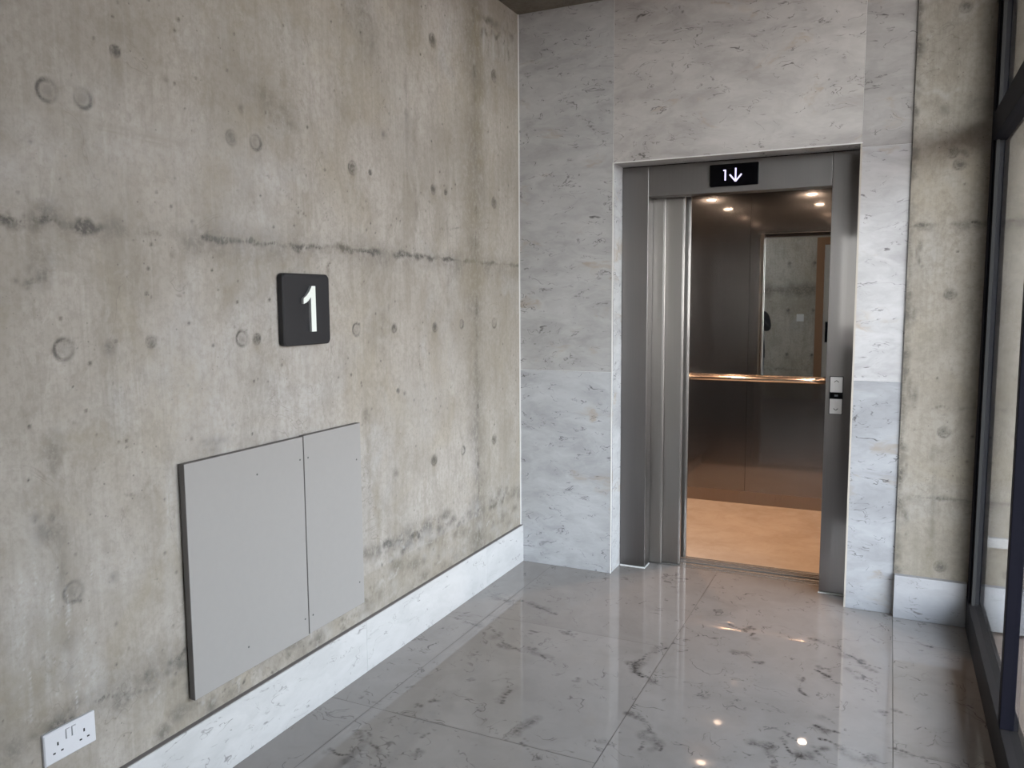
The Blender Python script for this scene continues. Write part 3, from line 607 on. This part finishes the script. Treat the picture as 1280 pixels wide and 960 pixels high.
bm = BM(); box(bm, (-.870, LY1-.013, .968), (-.862, LY1, 1.990)); box(bm, (-.335, LY1-.013, .968), (-.329, LY1, 1.990)); box(bm, (-.870, LY1-.013, 1.985), (-.329, LY1, 1.990)); obj('mirror_trim', bm, M_rail, mi)
leaf('car_door', -1.66, -1.135, 4.576, 4.592, .008, 2.11, M_door, car); leaf('car_door', -1.58, -1.042, 4.602, 4.618, .008, 2.11, M_door, car)
bm = BM()
for y0, y1 in ((4.565, 4.580), (4.592, 4.604), (4.616, 4.657)): box(bm, (-1.7, y0, -.03), (-.27, y1, 0))
obj('car_sill', bm, M_sill, car); obj('car_sill_groove', B((-1.7, 4.567, -.035), (-.27, 4.656, -.026)), M_hole, car)
bm = BM(); box(bm, (-1.7, 4.562, 2.118), (-.25, 4.632, 2.26)); obj('car_door_header', bm, M_steel, car)

# ------------------------------------------------------------------ floor number sign
sg = thing('number_sign', 'black square wall sign with raised white number 1 on the concrete', 'sign', (XW, 2.305, 1.494))
sx0, sx1 = XW+.004, XW+.027
bm = BM(); n_ = 6
outl = rrect(2.178, 1.367, 2.433, 1.621, .018)
inn = rrect(2.182, 1.371, 2.429, 1.617, .015)
A = [bm.verts.new((sx0, *p)) for p in outl]; Bv = [bm.verts.new((sx1-.004, *p)) for p in outl]; Cv = [bm.verts.new((sx1, *p)) for p in inn]
for a_, b_ in ((A, Bv), (Bv, Cv)):
    for k in range(len(A)): bm.faces.new((a_[k], a_[(k+1) % len(A)], b_[(k+1) % len(A)], b_[k]))
bm.faces.new(Cv); bm.faces.new(A[::-1]); obj('sign_plate', bm, M_blackmat, sg)
obj('standoff', B((XW, 2.23, 1.42), (sx0, 2.38, 1.57)), M_black, sg)
# the digit: flag, slope and stem
dg = [(2.338, 1.415), (2.338, 1.578), (2.318, 1.578), (2.306, 1.560), (2.288, 1.543), (2.272, 1.534), (2.272, 1.514), (2.288, 1.519), (2.303, 1.529), (2.312, 1.538), (2.312, 1.415)]
bm = prism(BM(), dg, 0, sx1, sx1+.011)
for f in bm.faces: f.material_index = 0 if abs(f.normal.x) > .9 or len(f.verts) > 4 else 1
obj('digit', bm, [M_digit, M_digside], sg)

# ------------------------------------------------------------------ two grey cover boards
def board(label, y0, y1, z0, z1, screws):
    o = obj('mounted_cover_board', B((XW+.006, y0, z0), (XW+.028, y1, z1)), [M_board, M_boardedge], bevel=.0012, seg=1)
    for p in o.data.polygons: p.material_index = 0 if p.normal.x > .5 else 1
    tag(o, label, 'board', 'grey cover boards on the concrete')
    for ya in (y0+.02, y1-.06): obj('batten', B((XW, ya, z0+.03), (XW+.006, ya+.04, z1-.03)), M_boardedge, o)
    for y, z in screws: obj('screw', disc(BM(), (XW+.0275, y, z), .0035, 0, 12, .001), M_screw, o)
board('wider grey cover board fixed low on the concrete wall, left of the seam', 1.717, 2.2545, .302, 1.041, ((2.236, .96), (2.236, .37), (2.02, .95), (1.95, .38)))
board('narrower grey cover board fixed low on the concrete wall, right of the seam', 2.2585, 2.600, .305, 1.043, ((2.28, .96), (2.28, .37), (2.57, .9), (2.57, .4)))

# ------------------------------------------------------------------ double socket
sk = thing('wall_socket', 'white double three-pin socket low on the concrete wall', 'socket', (XW, 1.319, .382))
bm = BM(); outl = rrect(1.246, .339, 1.393, .425, .003, 3); inn = rrect(1.249, .342, 1.390, .422, .003, 3)
A = [bm.verts.new((XW, *p)) for p in outl]; Bv = [bm.verts.new((XW+.007, *p)) for p in outl]; Cv = [bm.verts.new((XW+.010, *p)) for p in inn]
for a_, b_ in ((A, Bv), (Bv, Cv)):
    for k in range(len(A)): bm.faces.new((a_[k], a_[(k+1) % len(A)], b_[(k+1) % len(A)], b_[k]))
bm.faces.new(Cv); bm.faces.new(A[::-1]); fp = obj('faceplate', bm, M_white, sk)
for cy in (1.283, 1.358):
    for dy, dz, w, h in ((0, .013, .0022, .0045), (-.011, -.009, .0035, .0021), (.011, -.009, .0035, .0021)):
        obj('pin_hole', B((XW+.0098, cy+dy-w, .374+dz-h), (XW+.0104, cy+dy+w, .374+dz+h)), M_hole, fp)
for cy in (1.312, 1.329):
    q = obj('rocker_switch', B((XW+.009, cy-.006, .389), (XW+.0135, cy+.006, .414)), M_white, sk, bevel=.001)
    bm = BM(); box(bm, (XW+.0099, cy-.0068, .388), (XW+.0103, cy-.0058, .415)); box(bm, (XW+.0099, cy-.0068, .414), (XW+.0103, cy+.006, .4152)); obj('switch_gap', bm, plain('grey shadow gap', (.2, .2, .21), .6), q)

# light switch on the wall behind, seen in the lift mirror
ls = thing('light_switch', 'white square light switch on the concrete wall, seen in the lift mirror', 'switch', (-1.25, YB, 1.24))
obj('faceplate', B((-1.305, YB, 1.185), (-1.20, YB+.009, 1.295)), M_white2, ls, bevel=.002)
obj('rocker_switch', B((-1.268, YB+.008, 1.215), (-1.238, YB+.012, 1.265)), M_white2, ls, bevel=.001)

# ------------------------------------------------------------------ person seen at the mirror's left edge
def person():
    root = thing('person', 'person in black jacket and grey trousers, raising a phone, reflected in the lift mirror', 'person', (-1.86, -.32, 0))
    X, Y = -1.86, -.32
    def skin(name, verts, edges, rad, mat, par, sub=2):
        me = bpy.data.meshes.new(name); me.from_pydata([(X+a, Y+b, c) for a, b, c in verts], edges, []); o = bpy.data.objects.new(name, me); COL.objects.link(o)
        m = o.modifiers.new('skin', 'SKIN'); m.use_smooth_shade = True; o.modifiers.new('sub', 'SUBSURF').render_levels = sub; o.modifiers['sub'].levels = sub
        for v, r in zip(me.skin_vertices[0].data, rad): v.radius = r if isinstance(r, tuple) else (r, r)
        me.skin_vertices[0].data[0].use_root = True; me.materials.append(mat); adopt(o, par); return o
    M_skin = plain('skin', (.55, .34, .26), .5); M_jk = plain('black jacket cloth', (.012, .012, .014), .8); M_tr = plain('grey trouser cloth', (.10, .105, .115), .8); M_hair = plain('dark hair', (.03, .022, .018), .5); M_shoe = plain('black shoe leather', (.015, .015, .015), .4)
    # body: pelvis root, spine, head, arms raised to the phone, legs
    V = [(0, 0, .86), (0, -.01, 1.02), (0, 0, 1.2), (0, 0, 1.30), (0, .005, 1.39), (0, .032, 1.475), (0, .03, 1.555), (0, .025, 1.615),
         (.15, 0, 1.31), (.21, .06, 1.08), (.12, .30, 1.26), (.075, .36, 1.33), (-.15, 0, 1.31), (-.21, .06, 1.08), (-.12, .30, 1.26), (-.075, .36, 1.33),
         (.09, 0, .80), (.10, .01, .45), (.10, -.02, .09), (.105, .10, .035), (-.09, 0, .80), (-.10, .01, .45), (-.10, -.02, .09), (-.105, .10, .035)]
    E = [(0,1),(1,2),(2,3),(3,4),(4,5),(5,6),(6,7),(3,8),(8,9),(9,10),(10,11),(3,12),(12,13),(13,14),(14,15),(0,16),(16,17),(17,18),(18,19),(0,20),(20,21),(21,22),(22,23)]
    R = [(.14,.105),(.13,.095),(.145,.10),(.085,.07),(.050,.050),(.062,.082),(.076,.095),(.06,.075),.045,.042,.034,.028,.045,.045,.034,.028,.085,.058,.042,(.035,.03),.085,.058,.042,(.035,.03)]
    body = skin('body', V, E, R, M_skin, root)
    def rings(bm, rows, n=26):
        R_ = [[bm.verts.new((X+cx+rx*math.cos(2*math.pi*k/n), Y+cy+ry*math.sin(2*math.pi*k/n), z)) for k in range(n)] for cx, cy, z, rx, ry in rows]
        for p, q in zip(R_, R_[1:]):
            for k in range(n): bm.faces.new((p[k], p[(k+1) % n], q[(k+1) % n], q[k]))
        bm.faces.new(R_[0][::-1]); bm.faces.new(R_[-1]); return bm
    jk = obj('jacket', rings(BM(), [(0, 0, .655, .172, .125), (0, 0, .66, .18, .133), (0, 0, .80, .178, .133), (0, -.005, .95, .165, .122), (0, -.005, 1.08, .166, .122), (0, 0, 1.20, .182, .128), (0, 0, 1.29, .185, .118), (0, 0, 1.335, .165, .10), (0, .005, 1.37, .11, .082), (0, .008, 1.405, .070, .070), (0, .012, 1.435, .064, .064)]), M_jk, root, smooth=True)
    for s_ in (-1, 1): skin('sleeve', [(s_*.105, 0, 1.31), (s_*.165, .005, 1.285), (s_*.198, .025, 1.19), (s_*.215, .06, 1.08), (s_*.175, .17, 1.16), (s_*.13, .28, 1.245)], [(0,1),(1,2),(2,3),(3,4),(4,5)], [.07,.074,.068,.06,.054,.046], M_jk, jk)
    for s_ in (-1, 1): obj('trouser_leg', tube(BM(), [(X+s_*.080, Y, .86), (X+s_*.088, Y, .72), (X+s_*.094, Y+.008, .58), (X+s_*.10, Y+.01, .45), (X+s_*.10, Y-.005, .28), (X+s_*.10, Y-.015, .14), (X+s_*.10, Y-.02, .065)], [.078, .084, .080, .070, .064, .060, .058], 20), M_tr, root, smooth=True)
    bm = BM(); bmesh.ops.create_uvsphere(bm, u_segments=28, v_segments=20, radius=1)
    bmesh.ops.delete(bm, geom=[v for v in bm.verts if (v.co.y > .35 and v.co.z < .42) or v.co.z < -.72], context='VERTS')
    for v in bm.verts: q = 1+.03*math.sin(v.co.x*23+v.co.z*5); v.co = Vector((X+v.co.x*.088*q, Y+.022+v.co.y*.106*q, 1.565+v.co.z*.105*q))
    hr_ = obj('hair', bm, M_hair, root, smooth=True); m_ = hr_.modifiers.new('thickness', 'SOLIDIFY'); m_.thickness = .008; m_.offset = -1
    for s in (1, -1):
        skin('shoe', [(s*.10, -.04, .04), (s*.103, .05, .04), (s*.107, .16, .03)], [(0,1),(1,2)], [(.042,.04),(.046,.038),(.04,.028)], M_shoe, root, 1)
        # hand: palm, four curled fingers, thumb
        hv = [(s*.075, .36, 1.33), (s*.068, .375, 1.37), (s*.062, .385, 1.405)]; he = [(0,1),(1,2)]; hr = [(.026,.018),(.036,.016),(.034,.014)]
        for k in range(4):
            b0 = len(hv); z = 1.385+.018*k*.9; L_ = (.026, .031, .03, .024)[k]
            hv += [(s*.062, .395, z), (s*(.062-.010), .41, z+.002), (s*(.062-.010-L_), .404, z+.004)]; he += [(2 if k > 1 else 1, b0), (b0, b0+1), (b0+1, b0+2)]; hr += [.0095, .0088, .0075]
        b0 = len(hv); hv += [(s*.058, .362, 1.385), (s*.04, .358, 1.41), (s*.022, .366, 1.43)]; he += [(1, b0), (b0, b0+1), (b0+1, b0+2)]; hr += [.012, .0105, .009]
        skin('hand', hv, he, hr, M_skin, root, 1)
    # face: nose, eyes, mouth, ears
    for nm, c, r, q, m_ in (('nose', (0, .125, 1.525), .016, (.8, 1, 1.5), M_skin), ('eye', (.03, .108, 1.555), .011, (1, .6, .7), M_hair), ('eye', (-.03, .108, 1.555), .011, (1, .6, .7), M_hair), ('mouth', (0, .108, 1.485), .018, (1.2, .5, .35), plain('lips', (.42, .2, .17), .5)), ('ear', (.075, .03, 1.54), .022, (.35, .7, 1.2), M_skin), ('ear', (-.075, .03, 1.54), .022, (.35, .7, 1.2), M_skin)):
        bm = BM(); bmesh.ops.create_uvsphere(bm, u_segments=12, v_segments=8, radius=r, matrix=Matrix.Translation((X+c[0], Y+c[1], c[2])) @ Matrix.Diagonal((*q, 1)))
        obj(nm, bm, m_, root, smooth=True)
    ph = thing('phone', 'black phone in the hands of the person in the black jacket', 'phone', (X, Y+.39, 1.42))
    bmp = prism(BM(), rrect(X-.036, 1.365, X+.036, 1.505, .009, 4), 1, Y+.384, Y+.393); obj('phone_body', bmp, plain('black phone shell', (.02, .02, .022), .25), ph)
    bml = BM()
    for dz in (0, .02): disc(bml, (X+.02, Y+.393, 1.485-dz), .007, 1, 16, .002)
    obj('phone_lens', bml, plain('lens glass', (.1, .1, .12), .1), ph)
person()

# ------------------------------------------------------------------ daylight and exposure
SUNWARD = (.45, -.85, .15); SKY = 3.0; GLOW = 2.
W = bpy.data.worlds.new('sky'); S.world = W; W.use_nodes = True; nt = W.node_tree; nt.nodes.clear()
def wn(k, **kw):
    q = nt.nodes.new('ShaderNode'+k)
    for a_, b_ in kw.items(): setattr(q, a_, b_)
    return q
tc = wn('TexCoord'); sp = wn('SeparateXYZ'); cr = wn('ValToRGB'); bg = wn('Background'); ou = wn('OutputWorld')
nt.links.new(tc.outputs['Generated'], sp.inputs[0]); nt.links.new(sp.outputs[2], cr.inputs[0])
cr.color_ramp.elements[0].position = 0.; cr.color_ramp.elements[0].color = (1., .972, .972, 1)
cr.color_ramp.elements[1].position = .6; cr.color_ramp.elements[1].color = (.71, .81, 1.0, 1)
# veiled sun: a wide bright part of the overcast sky, behind and to the right of the camera
dt = wn('VectorMath', operation='DOT_PRODUCT'); nt.links.new(tc.outputs['Generated'], dt.inputs[0]); dt.inputs[1].default_value = Vector(SUNWARD).normalized()
mx = wn('Math', operation='MAXIMUM'); nt.links.new(dt.outputs['Value'], mx.inputs[0]); mx.inputs[1].default_value = 0
pw = wn('Math', operation='POWER'); nt.links.new(mx.outputs[0], pw.inputs[0]); pw.inputs[1].default_value = 4
ma = wn('Math', operation='MULTIPLY_ADD'); nt.links.new(pw.outputs[0], ma.inputs[0]); ma.inputs[1].default_value = GLOW; ma.inputs[2].default_value = SKY
nt.links.new(cr.outputs[0], bg.inputs[0]); nt.links.new(ma.outputs[0], bg.inputs[1]); nt.links.new(bg.outputs[0], ou.inputs[0])
pl = bpy.data.lights.new('daylight_portal', 'AREA'); pl.shape = 'RECTANGLE'; pl.size = 4.1-YS; pl.size_y = ZC-.1; pl.cycles.is_portal = True
po = bpy.data.objects.new('daylight_portal', pl); COL.objects.link(po); po.location = (XG+.09, (4.1+YS)/2, ZC/2+.03)
po.rotation_euler = (math.pi/2, 0, math.pi/2)
S.view_settings.view_transform = 'Standard'; S.view_settings.look = 'None'; S.view_settings.gamma = 1; S.view_settings.use_curve_mapping = False
S.view_settings.exposure = 1.94
c = S.cycles; c.max_bounces = 12; c.diffuse_bounces = 6; c.glossy_bounces = 8; c.transparent_max_bounces = 12; c.sample_clamp_indirect = 8; c.caustics_reflective = False; c.caustics_refractive = False
c.use_denoising = True
for cx, cz, sx_, sz_ in ((-.41, 1.6, .22, 1.2),):
    pl = bpy.data.lights.new('rear_portal', 'AREA'); pl.shape = 'RECTANGLE'; pl.size = sx_; pl.size_y = sz_; pl.cycles.is_portal = True
    po = bpy.data.objects.new('rear_portal', pl); COL.objects.link(po); po.location = (cx, YB-.15, cz); po.rotation_euler = (math.pi/2, 0, math.pi)
